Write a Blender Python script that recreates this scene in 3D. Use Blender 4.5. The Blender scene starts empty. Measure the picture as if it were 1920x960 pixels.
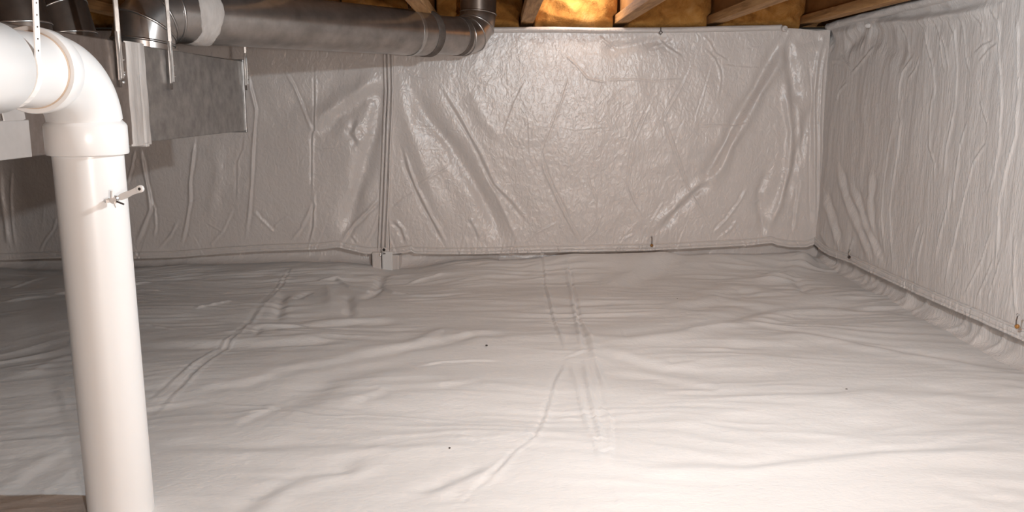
import bpy, math, random
import numpy as np
from mathutils import Vector, Matrix

S = bpy.context.scene
COL = S.collection
R = math.radians

# ------------------------------------------------------------------ camera
F_PX, W_PX, H_PX = 1600.0, 1920.0, 960.0
HC = 0.756
PITCH = math.atan(290 / 1600.0)
YAW = 0.0154
cam_d = bpy.data.cameras.new('camera')
cam_d.sensor_width = 36.0
cam_d.lens = 36.0 * F_PX / W_PX
cam_d.clip_start = 0.02
cam = bpy.data.objects.new('camera', cam_d)
COL.objects.link(cam)
cam.location = (0, 0, HC)
cam.rotation_euler = (math.pi / 2 - PITCH, 0, -YAW)
S.camera = cam

# ------------------------------------------------------------------ view / world / lamps
S.view_settings.view_transform = 'Standard'
S.view_settings.look = 'None'
S.view_settings.gamma = 1.0
S.view_settings.use_curve_mapping = False
S.view_settings.exposure = 0.2
world = bpy.data.worlds.new('world')
S.world = world
world.use_nodes = True
world.node_tree.nodes['Background'].inputs[0].default_value = (0.05, 0.045, 0.04, 1)
world.node_tree.nodes['Background'].inputs[1].default_value = 0.3


def lamp(name, loc, watts, col, rad):
    d = bpy.data.lights.new(name, 'POINT')
    d.energy = watts
    d.color = col
    d.shadow_soft_size = rad
    o = bpy.data.objects.new(name, d)
    o.location = loc
    COL.objects.link(o)
    return o


lamp('bare_bulb_main', (0.40, 1.50, 1.08), 45, (0.82, 0.93, 1.0), 0.022)
lamp('bare_bulb_joist_bay', (0.36, 3.87, 1.265), 3.2, (1.0, 0.95, 0.88), 0.03)
lamp('work_light_behind_camera', (0.60, -0.8, 0.70), 100, (1.0, 0.90, 0.83), 0.05)  # added fill lamp, unseen, to lift the back wall

# ------------------------------------------------------------------ pixel rays
_M = cam.rotation_euler.to_matrix()


def ray(px, py):
    return _M @ Vector(((px - W_PX / 2) / F_PX, (H_PX / 2 - py) / F_PX, -1.0))


def onY(px, py, Y):
    d = ray(px, py)
    t = Y / d.y
    return Vector((d.x * t, Y, HC + d.z * t))


def onX(px, py, X):
    d = ray(px, py)
    t = X / d.x
    return Vector((X, d.y * t, HC + d.z * t))


def onZ(px, py, Z):
    d = ray(px, py)
    t = (Z - HC) / d.z
    return Vector((d.x * t, d.y * t, Z))


YB = 4.0            # face of the back wall
XR = 1.53           # face of the right wall
YL = YB - 0.04      # plane the back liner hangs in
XL = XR - 0.03      # plane the right liner hangs in
ZJ = 1.105          # underside of the joists
ZS = 1.345          # underside of the subfloor

# ------------------------------------------------------------------ noise
_rs = np.random.RandomState(7)
_perm = _rs.permutation(512)
_ang = _rs.rand(512) * 2 * np.pi
_gx, _gy = np.cos(_ang), np.sin(_ang)


def gn(x, y, seed=0):
    x = np.asarray(x, dtype=np.float64)
    y = np.asarray(y, dtype=np.float64)
    x0 = np.floor(x).astype(np.int64)
    y0 = np.floor(y).astype(np.int64)
    fx, fy = x - x0, y - y0
    u = fx * fx * fx * (fx * (fx * 6 - 15) + 10)
    v = fy * fy * fy * (fy * (fy * 6 - 15) + 10)

    def g(ix, iy, dx, dy):
        h = _perm[(_perm[(ix + seed * 37) & 511] + iy + seed * 101) & 511]
        return _gx[h] * dx + _gy[h] * dy
    a = g(x0, y0, fx, fy)
    b = g(x0 + 1, y0, fx - 1, fy)
    c = g(x0, y0 + 1, fx, fy - 1)
    d = g(x0 + 1, y0 + 1, fx - 1, fy - 1)
    return (a + (b - a) * u) + ((c + (d - c) * u) - (a + (b - a) * u)) * v


def ridged(x, y, seed):
    return (1 - np.abs(gn(x, y, seed)) * 2.2)


def creases(X, Y, lines):
    """lines: (pts [(x,y)..], amplitude, width, mode); mode 0 ridge, 1 step-like dipole, 2 ridge with a groove beside it"""
    H = np.zeros_like(X)
    for pts, a, w, mode in lines:
        pts = np.array(pts, dtype=np.float64)
        m = 3.2 * w
        sel = (X > pts[:, 0].min() - m) & (X < pts[:, 0].max() + m) & (Y > pts[:, 1].min() - m) & (Y < pts[:, 1].max() + m)
        if not sel.any():
            continue
        x, y = X[sel], Y[sel]
        L = np.concatenate([[0], np.cumsum(np.hypot(*(pts[1:] - pts[:-1]).T))])
        tot = L[-1]
        best = np.full(x.shape, 1e9)
        sgn = np.zeros(x.shape)
        arc = np.zeros(x.shape)
        for i in range(len(pts) - 1):
            p, q = pts[i], pts[i + 1]
            dx, dy = q - p
            l2 = dx * dx + dy * dy + 1e-12
            t = np.clip(((x - p[0]) * dx + (y - p[1]) * dy) / l2, 0, 1)
            ex, ey = x - p[0] - t * dx, y - p[1] - t * dy
            d = np.hypot(ex, ey)
            k = d < best
            best = np.where(k, d, best)
            sgn = np.where(k, np.sign(dx * ey - dy * ex), sgn)
            arc = np.where(k, L[i] + t * math.sqrt(l2), arc)
        e = np.clip(np.minimum(arc, tot - arc) / (0.18 * tot + 1e-6), 0, 1)
        e = 0.12 + 0.88 * e * e * (3 - 2 * e)
        wv = w * (0.8 + 0.4 * np.abs(np.sin(arc / max(tot, 1e-6) * 9.0)))
        q = best / wv
        if mode == 0:
            h = np.exp(-q * q)
        elif mode == 1:
            h = sgn * q * np.exp(-q * q) * 2.0
        else:
            q2 = sgn * best / wv - 1.7
            h = np.exp(-q * q) - 0.6 * np.exp(-q2 * q2)
        H[sel] += a * h * e
    return H


# ------------------------------------------------------------------ mesh helpers
def new_obj(name, me, mat, parent=None, smooth=True):
    o = bpy.data.objects.new(name, me)
    COL.objects.link(o)
    if mat is not None:
        me.materials.append(mat)
    if parent is not None:
        o.parent = parent
        off = parent['_off']
        me.transform(Matrix.Translation(-Vector(off)))
    if smooth:
        me.polygons.foreach_set('use_smooth', [True] * len(me.polygons))
    me.update()
    return o


def mesh(name, verts, faces, mat, parent=None, smooth=True):
    me = bpy.data.meshes.new(name)
    me.from_pydata([tuple(v) for v in verts], [], faces)
    return new_obj(name, me, mat, parent, smooth)


def grid(name, P, mat, parent=None, flip=False, close_u=False):
    """P: (nu, nv, 3) array"""
    nu, nv = P.shape[:2]
    me = bpy.data.meshes.new(name)
    n = nu * nv
    idx = np.arange(n).reshape(nu, nv)
    if close_u:
        idx = np.concatenate([idx, idx[:1]], 0)
    q = np.stack([idx[:-1, :-1], idx[1:, :-1], idx[1:, 1:], idx[:-1, 1:]], -1).reshape(-1, 4)
    if flip:
        q = q[:, ::-1]
    nf = len(q)
    me.vertices.add(n)
    me.vertices.foreach_set('co', np.ascontiguousarray(P.reshape(-1), dtype=np.float32))
    me.loops.add(nf * 4)
    me.loops.foreach_set('vertex_index', np.ascontiguousarray(q.reshape(-1), dtype=np.int32))
    me.polygons.add(nf)
    me.polygons.foreach_set('loop_start', np.arange(0, nf * 4, 4, dtype=np.int32))
    me.polygons.foreach_set('loop_total', np.full(nf, 4, dtype=np.int32))
    me.update(calc_edges=True)
    return new_obj(name, me, mat, parent)


def thing(name, loc, label, cat, group=None):
    o = bpy.data.objects.new(name, None)
    o.location = loc
    COL.objects.link(o)
    o['label'] = label
    o['category'] = cat
    o['_off'] = list(loc)
    if group:
        o['group'] = group
    return o


def tag(o, label, cat, group=None):
    o['label'] = label
    o['category'] = cat
    if group:
        o['group'] = group
    return o


def struct(o, label=None):
    o['kind'] = 'structure'
    if label:
        o['label'] = label
        o['category'] = o.name.split('_')[0]
    return o


def box_geo(c, s, rot=None, bev=0.0):
    """chamfered box -> verts, faces"""
    x, y, z = s[0] / 2, s[1] / 2, s[2] / 2
    if bev <= 0:
        v = [Vector((a * x, b * y, d * z)) for a in (-1, 1) for b in (-1, 1) for d in (-1, 1)]
        f = [(0, 1, 3, 2), (4, 6, 7, 5), (0, 4, 5, 1), (2, 3, 7, 6), (0, 2, 6, 4), (1, 5, 7, 3)]
    else:
        import bmesh
        bm = bmesh.new()
        bmesh.ops.create_cube(bm, size=1.0)
        for w in bm.verts:
            w.co = Vector((w.co.x * s[0], w.co.y * s[1], w.co.z * s[2]))
        bmesh.ops.bevel(bm, geom=bm.edges[:], offset=bev, segments=2, affect='EDGES', profile=0.5)
        bm.verts.index_update()
        v = [w.co.copy() for w in bm.verts]
        f = [tuple(w.index for w in p.verts) for p in bm.faces]
        bm.free()
    if rot is not None:
        v = [rot @ w for w in v]
    return [w + Vector(c) for w in v], f


def box(name, c, s, mat, parent=None, rot=None, bev=0.0, smooth=False):
    v, f = box_geo(c, s, rot, bev)
    return mesh(name, v, f, mat, parent, smooth)


def frame_dir(t):
    t = t.normalized()
    up = Vector((0, 0, 1)) if abs(t.z) < 0.9 else Vector((1, 0, 0))
    a = t.cross(up).normalized()
    b = a.cross(t).normalized()
    return a, b


def tube(name, pts, rad, mat, parent=None, n=24, cap=True, radii=None):
    """round tube along a polyline with parallel-transported frame"""
    pts = [Vector(p) for p in pts]
    k = len(pts)
    T = []
    for i in range(k):
        d = Vector((0, 0, 0))
        if i > 0:
            d += (pts[i] - pts[i - 1]).normalized()
        if i < k - 1:
            d += (pts[i + 1] - pts[i]).normalized()
        T.append(d.normalized())
    a, b = frame_dir(T[0])
    verts, faces = [], []
    for i in range(k):
        a = (a - T[i] * a.dot(T[i])).normalized()
        b = T[i].cross(a).normalized()
        r = radii[i] if radii else rad
        for j in range(n):
            th = 2 * math.pi * j / n
            verts.append(pts[i] + (a * math.cos(th) + b * math.sin(th)) * r)
    for i in range(k - 1):
        for j in range(n):
            j2 = (j + 1) % n
            faces.append((i * n + j, i * n + j2, (i + 1) * n + j2, (i + 1) * n + j))
    if cap:
        faces.append(tuple(range(n))[::-1])
        faces.append(tuple((k - 1) * n + j for j in range(n)))
    o = mesh(name, verts, faces, mat, parent, True)
    sharp_caps(o.data)
    return o


def sharp_caps(me, ang=40):
    me.set_sharp_from_angle(angle=R(ang)) if hasattr(me, 'set_sharp_from_angle') else None


def lathe(name, profile, base, axis, mat, parent=None, n=48):
    """profile: [(distance along axis, radius)] closed tube wall"""
    axis = Vector(axis).normalized()
    a, b = frame_dir(axis)
    verts, faces = [], []
    for (h, r) in profile:
        for j in range(n):
            th = 2 * math.pi * j / n
            verts.append(Vector(base) + axis * h + (a * math.cos(th) + b * math.sin(th)) * r)
    for i in range(len(profile) - 1):
        for j in range(n):
            j2 = (j + 1) % n
            faces.append((i * n + j, i * n + j2, (i + 1) * n + j2, (i + 1) * n + j))
    faces.append(tuple(range(n))[::-1])
    faces.append(tuple((len(profile) - 1) * n + j for j in range(n)))
    o = mesh(name, verts, faces, mat, parent, True)
    sharp_caps(o.data)
    return o


def ribbon(name, pts, widths_dir, w, th, mat, parent=None):
    """flat strap along pts; widths_dir one vector per point (across the strap)"""
    pts = [Vector(p) for p in pts]
    verts, faces = [], []
    k = len(pts)
    for i in range(k):
        t = (pts[min(i + 1, k - 1)] - pts[max(i - 1, 0)]).normalized()
        wd = Vector(widths_dir[i])
        wd = (wd - t * wd.dot(t)).normalized()
        nn = t.cross(wd).normalized()
        for s1, s2 in ((-1, -1), (1, -1), (1, 1), (-1, 1)):
            verts.append(pts[i] + wd * (s1 * w / 2) + nn * (s2 * th / 2))
    for i in range(k - 1):
        for j in range(4):
            j2 = (j + 1) % 4
            faces.append((i * 4 + j, i * 4 + j2, (i + 1) * 4 + j2, (i + 1) * 4 + j))
    faces.append((3, 2, 1, 0))
    faces.append(tuple((k - 1) * 4 + j for j in range(4)))
    return mesh(name, verts, faces, mat, parent, False)


# ------------------------------------------------------------------ materials
def mat_base(name):
    m = bpy.data.materials.new(name)
    m.use_nodes = True
    nt = m.node_tree
    b = nt.nodes['Principled BSDF']
    return m, nt, b


def N(nt, typ, **kw):
    n = nt.nodes.new(typ)
    for k, v in kw.items():
        setattr(n, k, v)
    return n


def ramp(nt, fac, stops):
    r = N(nt, 'ShaderNodeValToRGB')
    el = r.color_ramp.elements
    while len(el) < len(stops):
        el.new(0.5)
    for e, (p, c) in zip(el, stops):
        e.position = p
        e.color = (*c, 1)
    nt.links.new(fac, r.inputs[0])
    return r.outputs[0]


def coords(nt, scale, rot=(0, 0, 0)):
    tc = N(nt, 'ShaderNodeTexCoord')
    mp = N(nt, 'ShaderNodeMapping')
    mp.inputs['Scale'].default_value = scale
    mp.inputs['Rotation'].default_value = rot
    nt.links.new(tc.outputs['Object'], mp.inputs[0])
    return mp.outputs[0]


def noise(nt, vec, scale, detail=4, rough=0.55, dist=0.0):
    n = N(nt, 'ShaderNodeTexNoise')
    n.inputs['Scale'].default_value = scale
    n.inputs['Detail'].default_value = detail
    n.inputs['Roughness'].default_value = rough
    n.inputs['Distortion'].default_value = dist
    nt.links.new(vec, n.inputs['Vector'])
    return n.outputs[0]


def bump(nt, b, heights, dist=0.002):
    prev = None
    for h, s in heights:
        bp = N(nt, 'ShaderNodeBump')
        bp.inputs['Strength'].default_value = s
        bp.inputs['Distance'].default_value = dist
        nt.links.new(h, bp.inputs['Height'])
        if prev is not None:
            nt.links.new(prev, bp.inputs['Normal'])
        prev = bp.outputs[0]
    nt.links.new(prev, b.inputs['Normal'])


def liner_mat(name, c0, c1, rough, aniso, crinkle):
    m, nt, b = mat_base(name)
    v = coords(nt, (1, 1, 1))
    va = coords(nt, aniso)
    big = noise(nt, v, 1.7, 4)
    nt.links.new(ramp(nt, big, [(0.3, c0), (0.7, c1)]), b.inputs['Base Color'])
    b.inputs['Roughness'].default_value = rough
    b.inputs['Specular IOR Level'].default_value = 0.5
    h1 = noise(nt, va, 10, 5, 0.6, 0.6)
    h2 = noise(nt, v, 90, 3, 0.6)
    h3 = noise(nt, va, 42, 3, 0.5, 1.2)
    bump(nt, b, [(h1, 0.55 * crinkle), (h3, 0.5 * crinkle), (h2, 0.10)], 0.006)
    return m


M_WALL = liner_mat('wall_liner_sheet', (0.60, 0.55, 0.522), (0.65, 0.602, 0.575), 0.28, (1.0, 1.0, 0.6), 0.9)
M_SIDE = liner_mat('side_liner_sheet', (0.61, 0.572, 0.55), (0.66, 0.625, 0.604), 0.42, (2.6, 2.6, 0.35), 1.0)
M_FLOOR = liner_mat('ground_liner_sheet', (0.63, 0.616, 0.606), (0.68, 0.672, 0.666), 0.5, (1.0, 1.9, 1.0), 0.45)


def simple_mat(name, c0, c1, rough=0.5, metal=0.0, scale=20, bstr=0.1, aniso=(1, 1, 1), detail=4, spec=0.5, bd=0.002):
    m, nt, b = mat_base(name)
    v = coords(nt, aniso)
    n = noise(nt, v, scale, detail, 0.6)
    nt.links.new(ramp(nt, n, [(0.32, c0), (0.68, c1)]), b.inputs['Base Color'])
    b.inputs['Roughness'].default_value = rough
    b.inputs['Metallic'].default_value = metal
    b.inputs['Specular IOR Level'].default_value = spec
    if bstr:
        bump(nt, b, [(n, bstr)], bd)
    return m


M_PVC = simple_mat('white_pvc', (0.68, 0.675, 0.67), (0.72, 0.715, 0.71), 0.28, 0, 3, 0.0)
M_PVCLINE = simple_mat('pvc_joint_shade', (0.45, 0.33, 0.24), (0.6, 0.48, 0.38), 0.5, 0, 12, 0.0)  # shade in the pipe joint gaps, put into a brown colour
M_STRAPW = simple_mat('white_plastic_strap', (0.78, 0.76, 0.74), (0.83, 0.81, 0.79), 0.4, 0, 30, 0.0)
M_GALV = simple_mat('galvanised_duct', (0.37, 0.35, 0.335), (0.56, 0.53, 0.51), 0.29, 0.9, 14, 0.12, (1, 1, 1), 6)
M_GALVTRUNK = simple_mat('galvanised_trunk', (0.27, 0.265, 0.26), (0.44, 0.43, 0.42), 0.40, 0.85, 26, 0.10, (1, 1, 1), 8, bd=0.001)
M_TRUNKBROWN = simple_mat('brown_trunk', (0.24, 0.205, 0.185), (0.35, 0.305, 0.28), 0.42, 0.85, 26, 0.10, (1, 1, 1), 8, bd=0.001)  # browner metal for the front trunk section
M_DARKGALV = simple_mat('dark_brown_duct', (0.045, 0.032, 0.025), (0.08, 0.057, 0.045), 0.42, 0.7, 14, 0.1)  # much darker brown metal for the takeoff elbows
M_STRAP = simple_mat('zinc_strap', (0.55, 0.54, 0.53), (0.68, 0.67, 0.66), 0.3, 0.9, 40, 0.05)
M_SCREW = simple_mat('zinc_screw', (0.6, 0.59, 0.58), (0.75, 0.74, 0.73), 0.25, 0.9, 40, 0.0)
M_BANDDARK = simple_mat('dark_duct_band', (0.07, 0.055, 0.047), (0.12, 0.098, 0.085), 0.6, 0.0, 40, 0.1)
M_MASTIC = simple_mat('grey_mastic', (0.44, 0.40, 0.375), (0.60, 0.56, 0.53), 0.75, 0, 26, 0.8, (1, 1, 0.25), 6, bd=0.006)
M_FOIL = simple_mat('foil_patch', (0.60, 0.58, 0.565), (0.72, 0.70, 0.69), 0.28, 0.6, 8, 0.3, bd=0.004)
M_HOLE = simple_mat('dark_hole', (0.02, 0.015, 0.012), (0.03, 0.025, 0.02), 0.8, 0, 10, 0.0)
M_BEAD = simple_mat('amber_pin_head', (0.30, 0.13, 0.03), (0.42, 0.2, 0.05), 0.35, 0.2, 60, 0.1)
M_WIRE = simple_mat('dark_wire', (0.07, 0.055, 0.05), (0.12, 0.1, 0.09), 0.4, 0.6, 60, 0.0)
M_DIRT = simple_mat('dark_grit', (0.03, 0.02, 0.015), (0.06, 0.045, 0.035), 0.9, 0, 200, 0.3)
M_CONC = simple_mat('concrete', (0.30, 0.285, 0.27), (0.42, 0.40, 0.38), 0.9, 0, 9, 0.5, detail=8)
M_PLY = simple_mat('subfloor_board', (0.27, 0.12, 0.033), (0.42, 0.21, 0.065), 0.8, 0, 14, 0.3, (3, 0.6, 1), 6)


def wood_mat(name, c0, c1, c2):
    m, nt, b = mat_base(name)
    v = coords(nt, (9, 0.7, 9))
    n = noise(nt, v, 5, 7, 0.65, 0.8)
    v2 = coords(nt, (40, 1.2, 40))
    n2 = noise(nt, v2, 4, 4, 0.6)
    mix = N(nt, 'ShaderNodeMath', operation='ADD')
    mix.inputs[1].default_value = 0.0
    mx = N(nt, 'ShaderNodeMixRGB', blend_type='MULTIPLY')
    mx.inputs[0].default_value = 0.5
    nt.links.new(ramp(nt, n, [(0.28, c0), (0.5, c1), (0.75, c2)]), mx.inputs[1])
    nt.links.new(ramp(nt, n2, [(0.35, (0.6, 0.55, 0.5)), (0.6, (1, 1, 1))]), mx.inputs[2])
    nt.links.new(mx.outputs[0], b.inputs['Base Color'])
    b.inputs['Roughness'].default_value = 0.75
    bump(nt, b, [(n2, 0.3)], 0.002)
    return m


M_JOIST = wood_mat('joist_lumber', (0.27, 0.13, 0.04), (0.50, 0.27, 0.105), (0.62, 0.37, 0.17))


def insulation_mat():
    m, nt, b = mat_base('fibreglass_batt')
    v = coords(nt, (1, 1, 1))
    n = noise(nt, v, 9, 8, 0.65, 0.7)
    n2 = noise(nt, v, 70, 5, 0.7)
    nt.links.new(ramp(nt, n, [(0.25, (0.20, 0.075, 0.010)), (0.5, (0.46, 0.21, 0.045)), (0.72, (0.60, 0.33, 0.11))]), b.inputs['Base Color'])
    b.inputs['Roughness'].default_value = 0.95
    bump(nt, b, [(n, 0.8), (n2, 0.5)], 0.012)
    return m


M_BATT = insulation_mat()

# ------------------------------------------------------------------ traced creases
CR = {'c1': (720, 100, 2.526), 'c2': (1120, 40, 2.1818), 'c3': (240, 100, 2.462), 'c4': (1520, 150, 1.92),
      'c5': (240, 470, 2.4), 'c6': (1520, 0, 4.8), 'c7': (0, 200, 3.84), 'c9': (1000, 480, 2.0), 'c10': (250, 700, 2.56),
      'p': (0, 0, 1.0)}


def tr(crop, pts, plane):
    ox, oy, s = CR[crop]
    out = []
    for x, y in pts:
        px, py = ox + x / s, oy + y / s
        if plane == 'back':
            p = onY(px, py, YL)
            out.append((p.x, p.z))
        elif plane == 'right':
            p = onX(px, py, XL)
            out.append((p.y, p.z))
        else:
            p = onZ(px, py, 0.0)
            out.append((p.x, p.y))
    return out


BACK = [
    # centre panel
    ('c1', [(850, 0), (910, 55), (965, 120), (1061, 140)], 4, 5, 2),
    ('c1', [(880, 90), (840, 220), (800, 330), (760, 430), (742, 490)], 3, 6, 1),
    ('c1', [(742, 480), (765, 570), (815, 680), (860, 770), (935, 905)], 6, 7, 2),
    ('c1', [(670, 120), (610, 240), (575, 340), (555, 395)], 2.5, 6, 1),
    ('c1', [(680, 300), (688, 490)], 2, 5, 1),
    ('c1', [(635, 400), (660, 460), (670, 520)], 2, 5, 2),
    ('c1', [(935, 905), (1000, 840), (1030, 760)], 4, 6, 2),
    ('c1', [(960, 545), (975, 620), (1005, 690), (1000, 790)], 3, 6, 2),
    ('c1', [(90, 455), (110, 540), (150, 640), (200, 740), (290, 905)], 11, 13, 1),
    ('c1', [(40, 735), (90, 690), (150, 655)], 4, 6, 2),
    ('c1', [(155, 625), (220, 585), (310, 540)], 4, 6, 2),
    ('c1', [(660, 905), (720, 850), (820, 800)], 4, 6, 2),
    ('c1', [(100, 75), (150, 115), (210, 128)], 3, 6, 2),
    ('c1', [(40, 790), (80, 830), (105, 900)], 9, 14, 1),
    ('c1', [(120, 150), (200, 290), (320, 440), (420, 600), (520, 780), (570, 890)], -16, 36, 0),
    ('c1', [(40, 60), (90, 250), (150, 420), (220, 640), (300, 820)], 8, 40, 0),
    ('c1', [(270, 160), (350, 290), (450, 470), (520, 620), (600, 700), (680, 800)], 7, 14, 1),
    ('c1', [(470, 570), (540, 690), (600, 820), (640, 900)], 6, 12, 0),
    ('c1', [(400, 780), (430, 830), (450, 880)], 5, 12, 1),
    ('c1', [(400, 180), (470, 300), (560, 420)], 4, 30, 0),
    ('c1', [(60, 180), (130, 178)], 1.5, 4, 1), ('c1', [(150, 350), (280, 355), (370, 370)], 2, 4, 1),
    ('c1', [(160, 455), (310, 458)], 1.5, 4, 1), ('c1', [(830, 350), (900, 365), (1061, 350)], 1.5, 4, 1),
    ('c2', [(0, 240), (150, 238), (220, 245), (370, 235)], 3, 4, 2),
    ('c2', [(245, 70), (290, 110), (350, 150)], 5, 6, 2), ('c2', [(305, 65), (265, 95), (225, 105)], 4, 6, 2),
    ('c2', [(430, 55), (460, 90), (480, 130)], 4, 6, 2),
    ('c2', [(435, 110), (480, 155), (500, 200), (505, 240), (490, 320)], 4, 6, 2),
    ('c2', [(385, 170), (350, 250), (310, 320), (275, 380), (275, 410), (310, 510), (360, 650), (480, 870)], 4.5, 6, 1),
    ('c2', [(465, 180), (430, 300), (400, 390), (400, 430)], 3, 5, 1),
    ('c2', [(360, 390), (330, 450), (318, 510)], 2.5, 5, 1),
    ('c2', [(230, 310), (190, 390), (150, 490), (130, 600), (125, 680), (150, 740), (185, 800)], 3.5, 6, 1),
    ('c2', [(400, 430), (480, 425), (560, 430), (640, 410)], 3, 5, 2),
    ('c2', [(480, 130), (530, 160)], 3, 5, 2), ('c2', [(510, 180), (600, 190), (670, 192)], 2, 5, 2),
    ('c2', [(470, 870), (530, 810), (580, 740), (615, 680)], 6, 7, 2), ('c2', [(500, 885), (545, 850), (570, 815)], 5, 7, 2),
    ('c2', [(600, 735), (640, 745), (670, 725)], 3, 5, 2),
    ('c2', [(215, 830), (250, 770), (270, 740)], 3, 6, 2), ('c2', [(240, 850), (330, 760), (400, 690), (470, 640)], 8, 18, 1),
    ('c2', [(85, 920), (110, 890), (150, 870)], 4, 6, 2),
    ('c2', [(5, 60), (40, 90), (80, 125)], 4, 6, 2),
    ('c2', [(0, 120), (120, 105), (240, 80), (350, 100)], -6, 20, 0),
    ('c2', [(768, 60), (720, 170), (640, 310), (560, 450), (490, 590), (430, 680)], 17, 24, 1),
    ('c2', [(768, 210), (775, 330), (790, 450), (785, 600), (740, 760), (690, 870)], 12, 14, 0),
    ('c2', [(770, 60), (790, 180), (815, 340)], -14, 22, 0),
    ('c2', [(820, 330), (830, 480), (822, 600)], 9, 12, 0),
    ('c2', [(880, 320), (850, 450), (800, 600), (780, 740)], -12, 18, 0),
    ('c2', [(925, 60), (900, 160), (885, 300), (885, 560), (890, 850)], 16, 10, 0),
    ('c2', [(945, 70), (918, 200), (908, 400), (903, 860)], 12, 7, 0),
    ('c2', [(860, 130), (880, 300), (865, 560), (870, 850)], -8, 8, 0),
    ('c2', [(700, 600), (660, 700), (680, 890)], -8, 15, 0),
    ('c2', [(830, 640), (810, 760), (800, 860)], 7, 12, 1),
    ('c2', [(770, 50), (840, 90), (920, 60)], -6, 22, 0),
    # left panel
    ('c3', [(310, 380), (300, 480), (288, 600), (290, 680), (270, 800), (248, 890)], 11, 8, 2),
    ('c3', [(55, 430), (75, 540), (95, 640), (105, 720), (70, 810), (38, 880)], 12, 10, 2),
    ('c3', [(105, 670), (125, 720), (132, 800), (122, 850)], 7, 7, 2),
    ('c3', [(235, 770), (200, 840), (145, 900)], 7, 7, 2), ('c3', [(290, 690), (350, 665)], 4, 6, 2),
    ('c3', [(725, 80), (770, 160), (810, 260), (855, 370)], 8, 8, 2),
    ('c3', [(862, 70), (862, 350), (850, 380), (850, 650)], 7, 7, 1),
    ('c3', [(555, 60), (565, 160), (590, 260), (575, 450), (572, 600), (560, 740), (545, 850)], 9, 8, 2),
    ('c3', [(865, 640), (850, 700), (800, 810), (750, 870)], 8, 9, 2), ('c3', [(860, 660), (855, 800), (835, 880)], 9, 9, 1),
    ('c3', [(580, 725), (620, 770), (680, 830)], 5, 9, 2), ('c3', [(670, 810), (700, 775), (745, 750)], 3, 6, 2),
    ('c3', [(490, 710), (440, 820), (375, 890)], 5, 7, 2), ('c3', [(440, 825), (365, 780)], 3, 6, 2),
    ('c3', [(870, 430), (895, 445), (990, 440)], 3, 6, 2), ('c3', [(890, 560), (990, 565)], 2, 6, 2),
    ('c3', [(985, 885), (1040, 800), (1100, 740), (1170, 670)], 13, 12, 1),
    ('c3', [(1190, 120), (1130, 400), (1060, 640), (1000, 850)], -20, 34, 0),
    ('c3', [(860, 370), (960, 270), (1080, 190), (1180, 130)], 12, 40, 1),
    ('c3', [(600, 330), (760, 250), (900, 190), (1050, 130)], -7, 60, 0),
    ('c3', [(1060, 300), (1035, 370), (1070, 430)], 6, 16, 1), ('c3', [(1090, 370), (1125, 380), (1110, 415)], 4, 14, 1),
    ('c3', [(1090, 890), (1130, 830), (1170, 720)], 5, 9, 1), ('c3', [(1030, 840), (1060, 880)], 6, 10, 1),
    ('c3', [(535, 360), (530, 440), (505, 500), (505, 690)], 3, 8, 1),
    ('c3', [(400, 400), (420, 550), (380, 760)], 5, 25, 0),
    ('c7', [(0, 430), (20, 640), (45, 800), (70, 1020)], 16, 22, 0),
    ('c7', [(90, 420), (85, 640), (100, 860), (120, 1030)], 9, 12, 0),
    ('c7', [(420, 780), (390, 880), (330, 960), (280, 1060)], 7, 10, 2),
    ('c7', [(325, 640), (320, 800), (300, 900)], 3, 12, 0),
    ('c7', [(500, 1000), (420, 1040), (340, 1070)], 6, 9, 2),
    ('c7', [(970, 310), (950, 440), (915, 560)], 8, 10, 2),
]
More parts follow.
